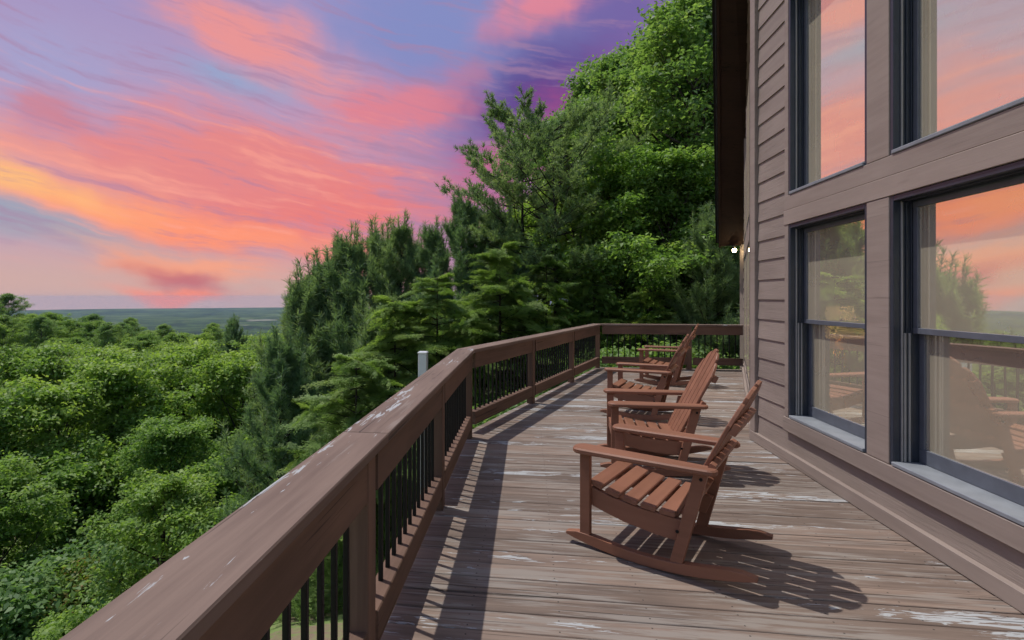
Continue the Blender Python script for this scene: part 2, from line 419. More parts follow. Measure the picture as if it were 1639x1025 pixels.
# ------------------------------------------------------------------ deck
WX = 2.28                                   # face of the near house wall
PC = Vector((-.577, 5.388)); PF = Vector((1.448, 10.72))      # inner faces of the railing at its two corners
S2 = (PF - PC).normalized(); S2N = Vector((-S2.y, S2.x))       # along the slanted run, and outwards (left)
W2A = Vector((2.285, 5.60)); W2B = Vector((4.27, 10.90)); W2 = (W2B - W2A).normalized()
ROOT = None
def left_edge(y):
    if y <= PC.y - .02: return -.577 - .115
    p = PC + S2N * .115
    return max(-.692, p.x + (y - p.y) * S2.x / S2.y)
def right_edge(y):
    return WX + .02 if y <= 5.6 else W2A.x + (y - W2A.y) * W2.x / W2.y + .02
deck = link('deck', box('deck', -.62, 2.2, -1.5, 5.3, -.26, -.045), M['joist'])
tag(deck, 'weathered brown board deck along the cabin', 'deck', kind='structure')
pitch = .1428; y = -1.47; k = 0
while y < 10.98:
    y0, y1 = y, y + pitch - .0055
    if y1 > 10.98: y1 = 10.98
    la, lb, ra, rb = left_edge(y0), left_edge(y1), right_edge(y0), right_edge(y1)
    yc = (y0 + y1) / 2; lift = random.uniform(-.0012, .0012); c = .003
    top, bot = lift, -.038
    # cross-section across y, cut to the two edges; local origin at board centre
    prof = [(y0 - yc, bot, la, ra), (y0 - yc, top - c, la, ra), (y0 - yc + c, top, la, ra), (y1 - yc - c, top, lb, rb), (y1 - yc, top - c, lb, rb), (y1 - yc, bot, lb, rb)]
    v = [(p[2], p[0], p[1]) for p in prof] + [(p[3], p[0], p[1]) for p in prof]
    n = 6
    f = [[i, (i + 1) % n, n + (i + 1) % n, n + i] for i in range(n)] + [list(range(n))[::-1], list(range(n, 2 * n))]
    link('deck_board', fix(mesh('deck_board', v, f)), M['deck'], deck, (0, yc, 0), (0, random.uniform(-.0006, .0006), 0))
    y += pitch; k += 1
# rim boards under the slanted and far edges
for a, b in ((PC + S2N * .07, PF + S2N * .07), (Vector((1.40, 10.93)), Vector((4.2, 10.93)))):
    d = b - a
    link('rim_board', bar('rim_board', d.length, .04, .2), M['joist'], deck, (a.x, a.y, -.242), (0, 0, math.atan2(d.y, d.x)))
for (px_, py_) in ((-.5, 1.9), (-.5, 5.2), (.6, 8.2), (1.6, 10.6)):
    z0 = ground(px_, py_) - .3
    link('support_post', box('support_post', -.07, .07, -.07, .07, z0, -.27), M['joist'], deck, (px_, py_, 0))

# ------------------------------------------------------------------ railing
rail = empty('deck_railing', (-.62, 1.9, 0))
tag(rail, 'brown wooden deck railing with thin black balusters and wide flat cap', 'railing')
PT = .089
def rpart(name, me, m, loc, ang): return link(name, me, m, rail, Vector(loc) - rail.location, (0, 0, ang))
post_me = bar('post', .87, PT, PT, .004)      # stands up after a turn
def post(p, ang, zlow=-.001):
    o = rpart('post', post_me, M['rail'], (p.x, p.y, zlow), 0)
    o.rotation_euler = Matrix.Rotation(ang, 3, 'Z').to_4x4().to_euler() if False else (Matrix.Rotation(ang, 3, 'Z') @ Matrix.Rotation(R(-90), 3, 'Y')).to_euler()
bal_me = bar('baluster', .50, .019, .019, .003)
def baluster(p, ang):
    o = rpart('baluster', bal_me, M['metal'], (p.x, p.y, .215), 0)
    o.rotation_euler = (Matrix.Rotation(ang, 3, 'Z') @ Matrix.Rotation(R(-90), 3, 'Y')).to_euler()
def run(A, B, outn, posts, first, last):
    """A,B inner-face end points; posts = distances of post centres along it"""
    d = (B - A); L = d.length; u = d / L; ang = math.atan2(u.y, u.x)
    mid = outn * (PT / 2)
    for s in posts:
        c = A + u * s + outn * PT * .5
        # the turned bar has its section at local x -PT..0: centre it
        post(c + u * 0 , ang)
    edges = [first] + list(posts) + [last]
    for i in range(len(edges) - 1):
        s0 = edges[i] + (PT / 2 + .002 if i > 0 or first in posts else 0); s1 = edges[i + 1] - (PT / 2 + .002 if i < len(edges) - 2 or last in posts else 0)
        if s1 - s0 < .15: continue
        a = A + u * s0 + outn * .024
        rpart('top_rail', bar('top_rail', s1 - s0, .038, .165), M['rail'], (a.x, a.y, .704), ang)
        a = A + u * s0 + outn * .046
        rpart('bottom_rail', bar('bottom_rail', s1 - s0, .084, .138, .005), M['rail'], (a.x, a.y, .096), ang)
        nb = max(2, round((s1 - s0) / .112)); 
        for j in range(1, nb):
            p = A + u * (s0 + (s1 - s0) * j / nb) + outn * .056
            baluster(p, ang)
LN = Vector((-1, 0))
run(Vector((-.577, -1.4)), PC, LN, [.10, 1.64, 3.30, 4.94, 6.73], -.02, 6.75)
L2 = (PF - PC).length
run(PC, PF, S2N, [1.90, 3.86], .065, L2 - .03)
run(Vector((1.448, 10.80)), Vector((4.24, 10.80)), Vector((0, 1)), [.02, 1.82], .0, 2.79)
# caps, mitred
def cap(pts):
    z0, z1, c = .8705, .909, .004
    ang = math.atan2(pts[1][1] - pts[0][1], pts[1][0] - pts[0][0]); o0 = Vector(pts[0])
    rot = Matrix.Rotation(-ang, 2)
    loc = [tuple(rot @ (Vector(p) - o0)) for p in pts]
    rpart('cap_rail', plate('cap_rail', loc, z0, z1, .005), M['cap'], (o0.x, o0.y, 0), ang)
ci, co = .018, -.175                         # cap overhang inside / outside
I0 = Vector((-.577 + ci, -1.5)); O0 = Vector((-.577 + co, -1.5))
def isect(p, d, q_, e):
    den = d.x * e.y - d.y * e.x; w = q_ - p; s = (w.x * e.y - w.y * e.x) / den; return p + d * s
Yd = Vector((0, 1)); Xd = Vector((1, 0))
I1 = isect(I0, Yd, PC - S2N * ci, S2); O1 = isect(O0, Yd, PC - S2N * co, S2)
Fi = Vector((0, 10.80 - ci)); Fo = Vector((0, 10.80 - co))
I2 = isect(PC - S2N * ci, S2, Fi, Xd); O2 = isect(PC - S2N * co, S2, Fo, Xd)
g = .0012
jy = 2.02                                     # butt joint above the second post
cap([(I0.x, I0.y), (I0.x, jy - g), (O0.x, jy - g), (O0.x, O0.y)])
cap([(I0.x, jy + g), (I1.x, I1.y - g), (O1.x, O1.y - g), (O0.x, jy + g)])
cap([(I1.x + S2.x * g, I1.y + S2.y * g), (I2.x - S2.x * g, I2.y - S2.y * g), (O2.x - S2.x * g, O2.y - S2.y * g), (O1.x + S2.x * g, O1.y + S2.y * g)])
cap([(I2.x + g, I2.y), (4.24, Fi.y), (4.32, Fo.y), (O2.x + g, O2.y)])

# ------------------------------------------------------------------ house
house = empty('house', (WX, 5.6, 0))
tag(house, 'taupe lap-sided cabin with tall dark-framed windows and steep roof', 'house')
HL = house.location.copy()
def hp(name, me, m, loc=(0, 0, 0), rot=None, parent=None):
    o = link(name, me, m, parent or house, None, rot)
    o.location = Vector(loc) - (HL if parent is None else Vector((0, 0, 0)))
    return o
def xbox(name, m, x0, x1, y0, y1, z0, z1, c=.0, parent=None):
    """a board of the near wall: origin at its low end, local x along the wall (world y)"""
    me = box(name, 0, y1 - y0, 0, x1 - x0, z0 - z0, z1 - z0, c)   # local x = world y, local y = -world x
    for v in me.vertices: v.co.y = -v.co.y
    me.flip_normals()
    o = link(name, me, m, parent or house, None, (0, 0, R(90)))
    p = Vector((x0, y0, z0)) - HL
    if parent is not None: p = Vector((x0, y0, z0)) - HL - parent.location
    o.location = p
    return o
ZB = -3.3; B0, B1 = 2.31, 2.49                 # backing wall faces
YN = -1.6                                      # near end of the wall
def peak(y): return 8.3 - abs(y - 5.6) * 1.0
wall = hp('wall', box('wall', 0, B1 - B0, YN - 5.6, 0, ZB, .40), M['trim'], (B0, 5.6, 0))
WALLP = wall.location
def wall_piece(y0, y1, z0, z1): xbox('wall_section', M['trim'], B0, B1, y0, y1, z0, z1, 0, None)
wall_piece(4.838, 5.595, .402, 4.148); wall_piece(3.565, 3.785, .402, 4.148)
wall_piece(3.785, 4.838, 2.10, 2.355); wall_piece(2.10, 3.565, 2.10, 2.355)
wall_piece(YN, 2.10, .402, 4.148)
def gable():
    ys = [YN, 5.595]; v = []
    for x in (B0, B1): v += [(x, YN, 4.15), (x, 5.595, 4.15), (x, 5.595, peak(5.595)), (x, 1.45, 4.15 + .001)]
    return v
gv = [(x - HL.x, y - HL.y, z) for x in (B0, B1) for (y, z) in ((1.46, 4.15), (5.595, 4.15), (5.595, peak(5.595) - .1))]
hp('gable_wall', fix(mesh('gable_wall', gv, [(0, 1, 2), (5, 4, 3), (0, 3, 4, 1), (1, 4, 5, 2), (2, 5, 3, 0)])), M['siding'], HL)
# lap siding between the corner board and the first window, below the windows, and past the second window
EXP = .1935
def lap(y0, y1, z, h=EXP):
    # wedge: butt edge proud at the bottom
    prof = [(0, 0), (-.016, 0), (-.016, .004), (-.004, h + .018), (0, h + .018)]
    me = prism('siding_board', [(-a, b) for a, b in [(-p, q_) for p, q_ in prof]], y1 - y0)
    o = link('siding_board', me, M['siding'], wall, None, (0, 0, R(90)))
    o.location = Vector((B0 - .001, y0, z)) - HL - WALLP
    # local y -> world -x
    for v in me.vertices: v.co.y = -v.co.y
    me.flip_normals()
zs = []; z = .277
while z < 6.6: zs.append(z); z += EXP
for z in zs:
    if z < 4.0: lap(4.906, 5.49, z)
    else:
        ylow = max(1.5, 5.6 - (8.1 - z)); lap(ylow, 5.49, z)
    if z < 3.9: lap(YN, 1.87, z)
lap(YN, 5.49, .088, .186)
# corner board, skirt, casings, bands
xbox('corner_board', M['trim'], 2.264, 2.309, 5.492, 5.60, .10, 7.9, .003)
xbox('skirt_board', M['trim'], 2.258, 2.309, YN, 5.60, .004, .098, .003)
xbox('casing', M['trim'], 2.272, 2.309, 4.840, 4.904, .402, 4.20, .003)
xbox('mullion_board', M['trim'], 2.270, 2.309, 3.567, 3.783, .402, 2.098, .003)
xbox('mullion_board', M['trim'], 2.270, 2.309, 3.567, 3.783, 2.358, 4.20, .003)
xbox('casing', M['trim'], 2.272, 2.309, 1.88, 2.098, .402, 4.20, .003)
xbox('band_board', M['trim'], 2.266, 2.309, 1.88, 4.908, 2.100, 2.2265, .003)
xbox('band_board', M['trim'], 2.270, 2.309, 1.88, 4.908, 2.2285, 2.356, .003)
xbox('apron_board', M['trim'], 2.262, 2.309, 1.88, 4.912, .279, .398, .003)
xbox('head_board', M['trim'], 2.266, 2.309, 1.88, 4.908, 4.150, 4.29, .003)
def window(y0, y1, z0, z1, hung):
    w = empty('window'); w.parent = house; w.location = Vector((2.30, y0, z0)) - HL
    def p(name, m, xa, xb, ya, yb, za, zb, c=.002): return xbox(name, m, xa, xb, ya, yb, za, zb, c, w)
    e = .001
    # outer frame
    for (ya, yb, nm) in ((y0 + e, y0 + .028, 'jamb'), (y1 - .028, y1 - e, 'jamb')):
        p(nm, M['slate'], 2.276, 2.49, ya, yb, z0 + .001, z1 - .001)
    p('frame_head', M['slate'], 2.276, 2.49, y0 + .029, y1 - .029, z1 - .034, z1 - .001)
    p('sill', M['sill'], 2.262, 2.47, y0 + .029, y1 - .029, z0 + .001, z0 + .026, .004)
    # ribs of the jamb tracks
    for (xa, xb, zl, m) in ((2.318, 2.327, z0, 'liner'), (2.346, 2.352, z0, 'slate'), (2.372, 2.379, z0, 'slate')):
        for (ya, yb) in ((y1 - .038, y1 - .0285), (y0 + .0285, y0 + .038)):
            p('jamb_rib', M[m], xa, xb, ya, yb, z0 + .027, z1 - .035, .001)
        p('head_rib', M['slate'], xa, xb, y0 + .039, y1 - .039, z1 - .044, z1 - .0345, .001)
    ya, yb = y0 + .0290, y1 - .0290
    if hung:
        zm = (z0 + z1) / 2 + .005
        for (xa, xb) in ((2.332, 2.344), (2.358, 2.369)):
            p('jamb_liner', M['liner'], xa, xb, yb - .012, yb + .0004, z0 + .027, zm - .02, .001)
        sashes = ((2.384, 2.418, zm - .022, z1 - .036, .036, .044), (2.422, 2.456, z0 + .028, zm + .022, .088, .040))
    else:
        sashes = ((2.384, 2.424, z0 + .028, z1 - .036, .048, .048),)
    for (xa, xb, za, zb, hb, ht) in sashes:
        sh = p('sash', M['sash'], xa, xb, ya, yb, za, za + hb)
        p('sash_rail', M['sash'], xa, xb, ya, yb, zb - ht, zb)
        for (a_, b_) in ((ya, ya + .042), (yb - .042, yb)):
            p('sash_stile', M['sash'], xa + .001, xb - .001, a_, b_, za + hb + .0005, zb - ht - .0005)
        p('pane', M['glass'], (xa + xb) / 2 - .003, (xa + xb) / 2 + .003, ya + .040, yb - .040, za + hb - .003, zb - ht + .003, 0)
    # pine casing on the room side
    for (a_, b_) in ((y0 - .07, y0 + .045), (y1 - .11, y1 + .05)):
        p('inner_casing', M['inwood'], 2.4915, 2.515, a_, b_, z0 - .05, z1 + .05)
    return w
window(3.785, 4.838, .402, 2.098, True); window(2.10, 3.565, .402, 2.098, True)
window(3.785, 4.838, 2.357, 4.148, False); window(2.10, 3.565, 2.357, 4.148, False)
# second wall, turned away from the first
W2ang = math.atan2(W2.y, W2.x); W2N = Vector((-W2.y, W2.x)); W2L = (W2B - W2A).length + .45
wall2 = empty('wall_turned'); wall2.name = 'wall'; wall2.parent = house; wall2.location = Vector((W2A.x, W2A.y, 0)) - HL; wall2.rotation_euler = (0, 0, W2ang)
def w2box(name, m, s0, s1, n0, n1, z0, z1, c=.002):   # s along, n outwards
    return link(name, box(name, s0, s1, n0, n1, z0, z1, c), m, wall2)
v = [(s, n, z) for n in (-.21, -.03) for s, z in ((.0, ZB), (W2L, ZB), (W2L, 2.6), (0, 8.1))]
link('wall_section', fix(mesh('wall_section', v, [(0, 1, 2, 3), (7, 6, 5, 4), (0, 4, 5, 1), (1, 5, 6, 2), (2, 6, 7, 3), (3, 7, 4, 0)])), M['trim'], wall2)
w2box('corner_board', M['trim'], .0, .09, -.029, .012, .1, 7.8)
w2box('skirt_board', M['trim'], 0.0, W2L, -.029, .018, .004, .098)
for zz in zs[:34]:
    smax = W2L if zz < 2.3 else max(0, (8.1 - zz - .25) / (8.1 - 2.6) * W2L)
    segs = ((.092, .58), (3.72, smax)) if zz < 4.2 else ((.092, smax),)
    for (sa, sb) in segs:
        sb = min(sb, smax)
        if sb - sa < .1: continue
        prof = [(-.029, zz), (-.010, zz), (-.010, zz + .004), (-.024, zz + EXP + .01), (-.029, zz + EXP + .01)]
        me = prism('siding_board', prof, sb - sa); link('siding_board', me, M['siding'], wall2, (sa, 0, 0))
for (sa, sb) in ((.60, 2.05), (2.23, 3.68)):
    for (za, zb) in ((.40, 2.1), (2.36, 4.1)):
        if za > 2 and sb > 3: zb = 3.6
        w2box('window_frame', M['slate'], sa, sb, -.028, .004, za, zb)
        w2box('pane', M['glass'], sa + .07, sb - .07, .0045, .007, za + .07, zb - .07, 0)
for (sa, sb) in ((.585, .599), (2.06, 2.22), (3.685, 3.715)):
    w2box('casing', M['trim'], sa, sb, -.028, .010, .3, 4.1)
w2box('band_board', M['trim'], .585, 3.72, -.028, .012, 2.115, 2.345)
w2box('apron_board', M['trim'], .585, 3.72, -.028, .014, .28, .395)
# end wall of the house, room floor, back wall, ceiling
e0 = W2A + W2 * W2L
hp('end_wall', box('end_wall', 0, 6, -.18, 0, ZB, 2.55), M['siding'], (e0.x - .05, e0.y, 0))
rf = [(2.5, YN), (8.4, YN), (8.4, 10.9), (4.6, 10.9), (2.55, 5.5)]
hp('room_floor', fix(mesh('room_floor', [(a - HL.x, b - HL.y, z) for z in (-.1, .02) for a, b in rf], [(0, 1, 2, 3, 4), (9, 8, 7, 6, 5)] + [(i, (i + 1) % 5, 5 + (i + 1) % 5, 5 + i) for i in range(5)])), M['joist'], HL)
hp('room_wall', box('room_wall', 0, .1, YN - 5.6, 5.4, .02, 8), M['inwall'], (8.4, 5.6, 0))
# roof: two steep slopes meeting over the corner, broad overhang, stained soffit
RK = [Vector((1.93, 5.55, 8.15)), Vector((4.02, 11.36, 2.53))]      # outer lower edge of the far rake
RI = [Vector((2.36, 5.58, 8.15)), Vector((4.52, 11.24, 2.53))]
def quad_slab(name, m, a, b, c, d, off):
    pts = [a, b, c, d]; n = (b - a).cross(c - a).normalized()
    if n.z < 0: n = -n
    v = [p - HL for p in pts] + [p + n * off - HL for p in pts]
    return hp(name, fix(mesh(name, v, [(0, 1, 2, 3), (7, 6, 5, 4), (0, 4, 5, 1), (1, 5, 6, 2), (2, 6, 7, 3), (3, 7, 4, 0)])), m, HL)
E1 = [Vector((10.5, 5.55, 8.15)), Vector((10.5, 11.36, 2.53))]
quad_slab('soffit', M['soffit'], RK[0], RK[1], RI[1], RI[0], .03)
up = Vector((0, 0, .032)) ; n3 = Vector((-.05, 0, 0))
quad_slab('roof', M['roof'], RK[0] + Vector((-.05, 0, .07)), RK[1] + Vector((-.05, .05, .07)), E1[1] + Vector((0, .05, .07)), E1[0] + Vector((0, 0, .07)), .05)
# rake fascia and metal drip edge
def strip(name, m, a, b, w, h, dz, dn):
    d = b - a; L = d.length
    me = bar(name, L, w, h, .003)
    side = Vector((-W2.y, W2.x, 0)); xa = d.normalized(); za = side.cross(xa) * -1
    za = xa.cross(side); za = za if za.z > 0 else -za
    ya = za.cross(xa)
    o = hp(name, me, m, a + side * dn + za * dz)
    o.rotation_euler = Matrix((xa, ya, za)).transposed().to_euler()
    return o
strip('fascia', M['soffit'], RK[0], RK[1], .036, .17, -.045, .02)
strip('drip_edge', M['drip'], RK[0], RK[1], .012, .03, .128, .0455)
strip('gutter', M['metal'], RK[0], RK[1], .05, .06, .10, .078)
quad_slab('roof', M['roof'], Vector((1.9, 5.55, 8.22)), Vector((1.9, -1.8, .87 + 1.2)), Vector((10.5, -1.8, .87 + 1.2)), Vector((10.5, 5.55, 8.22)), .05)
quad_slab('eave_end', M['soffit'], RK[1], RI[1], RI[1] + Vector((0, .02, .16)), RK[1] + Vector((0, .02, .16)), .02)

# ------------------------------------------------------------------ lamps
def lathe(name, prof, n=20):
    v = []; f = []
    for (r, z) in prof:
        for k in range(n): v.append((r * math.cos(2 * math.pi * k / n), r * math.sin(2 * math.pi * k / n), z))
    for i in range(len(prof) - 1):
        for k in range(n): f.append((i * n + k, i * n + (k + 1) % n, (i + 1) * n + (k + 1) % n, (i + 1) * n + k))
    f.append(list(range(n))[::-1]); f.append(list(range((len(prof) - 1) * n, len(prof) * n)))
    me = fix(mesh(name, v, f))
    for p in me.polygons: p.use_smooth = len(p.vertices) == 4
    return me
fl = empty('floodlight', (4.215, 11.18, 2.53)); tag(fl, 'small lit floodlight under the low end of the roof edge', 'light')
link('mount', lathe('mount', [(.05, 0), (.05, -.02), (.02, -.03), (.02, -.05)]), M['metal'], fl)
link('housing', lathe('housing', [(.03, 0), (.05, -.05), (.055, -.06)]), M['metal'], fl, (0, 0, -.04), (R(35), 0, 0))
link('bulb', lathe('bulb', [(.02, .0), (.036, -.018), (.04, -.042), (.028, -.068), (.007, -.08)]), M['bulb'], fl, (0, -.03, -.075), (R(35), 0, 0))
lp = empty('floor_lamp', (3.0, 5.42, .02)); tag(lp, 'lit lamp with cream shade standing inside the first window', 'lamp')
link('base', lathe('base', [(.14, 0), (.14, .02), (.02, .04)]), M['inwood'], lp)
link('stand', lathe('stand', [(.014, .03), (.014, .6), (.03, .64), (.07, .75), (.06, .88), (.02, .98), (.01, 1.1)]), M['inwood'], lp)
sh = bmesh.new()
me = lathe('lampshade', [(.235, 0), (.13, .24), (.125, .30), (.12, .30), (.126, .24), (.23, 0)], 8)
link('lampshade', me, M['shade'], lp, (0, 0, 1.05))

# ------------------------------------------------------------------ white capped post outside the railing
wp = empty('vinyl_post', (-1.84, 8.9, 0)); tag(wp, 'white capped square post standing just outside the deck railing', 'post')
gz = ground(-1.84, 8.9)
link('shaft', box('shaft', -.075, .075, -.075, .075, gz - .2, .455, .008), M['pvc'], wp)
link('cap', plate('cap', [(-.083, -.083), (.083, -.083), (.083, .083), (-.083, .083)], 456 / 1000, .50, .018), M['pvc'], wp)

# ------------------------------------------------------------------ rocking chairs (local x = backwards, y = across, z up; origin under the arm fronts)
def arc_rocker():
    Rr = 1.9; s0 = .36; top = []; bot = []
    n = 16
    for i in range(n + 1):
        s = -.06 + (1.0) * i / n
        zb = Rr - math.sqrt(Rr * Rr - (s - s0) ** 2)
        th = .056
        if i == 0: th = .016
        elif i == 1: th = .045
        if i == n: th = .018
        elif i == n - 1: th = .045
        bot.append((s, zb)); top.append((s, zb + th))
    pts = bot + top[::-1]
    return pts
def side_plate(name, pts, y, t, c=.003):
    """outline in (x,z), thickness t across y centred on y"""
    me = plate(name, [(p[0], p[1]) for p in pts], -t / 2, t / 2, c)
    for v in me.vertices: v.co = Vector((v.co.x, y + v.co.z, v.co.y))
    return fix(me)
def make_chair():
    c = empty('rocking_chair')
    m = M['chair']; Y = .275
    for s in (-1, 1):
        link('rocker', side_plate('rocker', arc_rocker(), s * Y, .042), m, c)
        link('front_leg', side_plate('front_leg', [(.028, .068), (.088, .060), (.088, .556), (.028, .556)], s * (Y - .0), .036), m, c)
        link('back_leg', side_plate('back_leg', [(.535, .066), (.600, .070), (.722, .556), (.655, .556)], s * (Y + .0), .036), m, c)
        sr = [(.062, .245), (.062, .352), (.20, .315), (.36, .292), (.58, .283), (.64, .270), (.60, .165), (.45, .170), (.28, .190), (.15, .220)]
        link('side_rail', side_plate('side_rail', sr, s * (Y - .0385), .034), m, c)
        # arm: broad paddle with rounded ends
        out = []
        for k in range(9): a = math.pi / 2 + math.pi * k / 8; out.append((.05 + .052 * math.cos(a), .066 * math.sin(a)))
        out += [(.30, -.062), (.62, -.050)]
        for k in range(7): a = -math.pi / 2 + math.pi * k / 6; out.append((.73 + .042 * math.cos(a), .044 * math.sin(a)))
        out += [(.62, .050), (.30, .062)]
        o = link('arm', plate('arm', out, 0, .031, .008), m, c, (0, s * (Y + .028), .560), (0, R(-.6), 0))
        for (bx_, bz_) in ((.575, .235), (.690, .530)):
            link('bolt', lathe('bolt', [(.009, 0), (.009, .004), (.005, .006)], 8), M['metal'], c, (bx_, s * (Y + .0181), bz_), (R(-90 * s), 0, 0))
    # seat slats follow the dip of the side rails
    tops = [(.078, .365), (.178, .335), (.280, .316), (.382, .305), (.484, .300)]
    for i, (sx, sz) in enumerate(tops):
        sl = (-.30, -.235, -.15, -.08, -.03)[i]
        me = bar('seat_slat', .525, .082, .024, .005)
        o = link('seat_slat', me, m, c, (sx + .03, -.2625, sz - .008))
        o.rotation_euler = (Matrix.Rotation(math.atan(-sl), 3, 'Y') @ Matrix.Rotation(R(90), 3, 'Z')).to_euler()
    link('front_apron', box('front_apron', .040, .062, -.235, .235, .262, .345, .003), m, c)
    # back: five slats, arched top, slight fan
    bx0, bz0 = .545, .275; dirv = Vector((.445, 0, .895)).normalized(); L = .83
    ang = math.atan2(dirv.x, dirv.z)
    back = Matrix.Rotation(ang, 3, 'Y')
    for i in range(5):
        k = i - 2; w = .088
        Ltop = (L, L - .028, L - .115)[abs(k)]
        # local outline in (x across, y up)
        y0_ = k * .098; tl = Ltop
        if k == 0: o_ = [(-w / 2, 0), (w / 2, 0), (w / 2, tl - .016), (w / 4, tl - .003), (0, tl), (-w / 4, tl - .003), (-w / 2, tl - .016)]
        else:
            sg = 1 if k > 0 else -1; dr = (.0, .055, .115)[abs(k)]
            o_ = [(-w / 2, 0), (w / 2, 0), (w / 2, tl - (dr if sg > 0 else 0)), (w / 4, tl - (dr * .55 if sg > 0 else .004)), (0, tl - dr * .22), (-w / 4, tl - (dr * .55 if sg < 0 else .004)), (-w / 2, tl - (dr if sg < 0 else 0))]
        me = plate('back_slat', o_, -.011, .011, .004)
        o = link('back_slat', me, m, c)
        # outline x -> chair y, outline y -> up the back, thickness -> back normal
        fan = R(.9 * k)
        e1 = Vector((0, 1, 0)); e2 = dirv; e1f = e1 * math.cos(fan) - e2 * math.sin(fan); e2f = e2 * math.cos(fan) + e1 * math.sin(fan)
        o.rotation_euler = Matrix((e1f, e2f, e1f.cross(e2f))).transposed().to_euler()
        o.location = (bx0, y0_ * .96, bz0)
    nrm = Vector((dirv.z, 0, -dirv.x))
    for (t_, w_, hh) in ((.055, .515, .07), (.335, .585, .060), (.565, .50, .060)):
        p = Vector((bx0, 0, bz0)) + dirv * t_ + nrm * .030
        me = bar('back_brace', w_, .034, hh, .005)
        o = link('back_brace', me, m, c, (p.x, -w_ / 2, p.z))
        e1 = Vector((0, 1, 0)); e3 = dirv; e2 = e3.cross(e1)
        o.rotation_euler = Matrix((e1, e2, e3)).transposed().to_euler()
    return c
chair0 = make_chair()
CH = [((.261, 3.06), (.591, 3.622), 'brown slatted rocking chair at the end of the row away from the far railing'),
      ((.657, 4.364), (.710, 4.978), 'brown rocking chair, second along the row, backrest turned square to the house wall'),
      ((.935, 6.465), (1.168, 7.026), 'brown rocking chair, third along the row, two chairs in from the far end railing'),
      ((1.823, 8.928), (2.075, 9.563), 'brown rocking chair standing close to the far end railing')]
for i, (a, b, lab) in enumerate(CH):
    o = chair0 if i == 0 else dup(chair0)
    a, b = Vector(a), Vector(b); mid = (a + b) / 2; d = b - a
    rz = math.atan2(d.y, d.x) - R(90)              # local y along the arm pair
    # arms rise slightly above their own origin height, base sits on the boards
    o.location = (mid.x, mid.y, .0012); o.rotation_euler = (0, 0, rz)
    tag(o, lab, 'chair', 'rocking chairs set in a row along the deck')

# ------------------------------------------------------------------ trees
def tube_mesh(segs, sides=5):
    """segs: list of (p0, p1, r0, r1)"""
    V = []; F = []
    for (p0, p1, r0, r1) in segs:
        p0, p1 = np.array(p0, float), np.array(p1, float); d = p1 - p0; L = np.linalg.norm(d)
        if L < 1e-5: continue
        d /= L; a = np.cross(d, (0, 0, 1) if abs(d[2]) < .9 else (1, 0, 0)); a /= np.linalg.norm(a); b = np.cross(d, a)
        n0 = len(V)
        for (p, r) in ((p0, r0), (p1, r1)):
            for k in range(sides):
                t = 2 * math.pi * k / sides; V.append(p + r * (a * math.cos(t) + b * math.sin(t)))
        for k in range(sides): F.append((n0 + k, n0 + (k + 1) % sides, n0 + sides + (k + 1) % sides, n0 + sides + k))
    return mesh('trunk', V, F)
def quads_mesh(name, V, tint):
    """V: (n,4,3) array of leaf corners"""
    n = len(V); me = bpy.data.meshes.new(name)
    me.vertices.add(n * 4); me.vertices.foreach_set('co', V.reshape(-1).astype(np.float32))
    me.loops.add(n * 4); me.loops.foreach_set('vertex_index', np.arange(n * 4, dtype=np.int32))
    me.polygons.add(n); me.polygons.foreach_set('loop_start', np.arange(0, n * 4, 4, dtype=np.int32))
    me.update(calc_edges=True)
    a = me.attributes.new('tint', 'FLOAT', 'POINT'); a.data.foreach_set('value', np.repeat(np.clip(tint, 0, 1), 4).astype(np.float32))
    return me
def unit(v): return v / np.maximum(np.linalg.norm(v, axis=-1, keepdims=True), 1e-6)
def leaves(centers, per, spread, size, up=.8, flat=.6, tint0=None, wid=.62):
    n = len(centers)
    C = np.repeat(centers, per, 0); N = len(C)
    off = RNG.normal(size=(N, 3)) * spread; off[:, 2] *= flat
    P = C + off
    nrm = unit(RNG.normal(size=(N, 3)) * .75 + np.array([0, 0, up]) + off * .5 / max(spread, .01) * .5)
    ax = unit(np.cross(nrm, RNG.normal(size=(N, 3)))); bx = np.cross(nrm, ax)
    s = size * RNG.uniform(.65, 1.25, (N, 1))
    V = np.stack([P, P + ax * s * .45 + bx * s * wid * .5 + nrm * s * .10, P + ax * s - nrm * s * .12, P + ax * s * .42 - bx * s * wid * .5 + nrm * s * .10], 1)
    t0 = RNG.uniform(.15, .75, n) if tint0 is None else tint0
    return V, np.repeat(t0, per) + RNG.normal(size=N) * .16
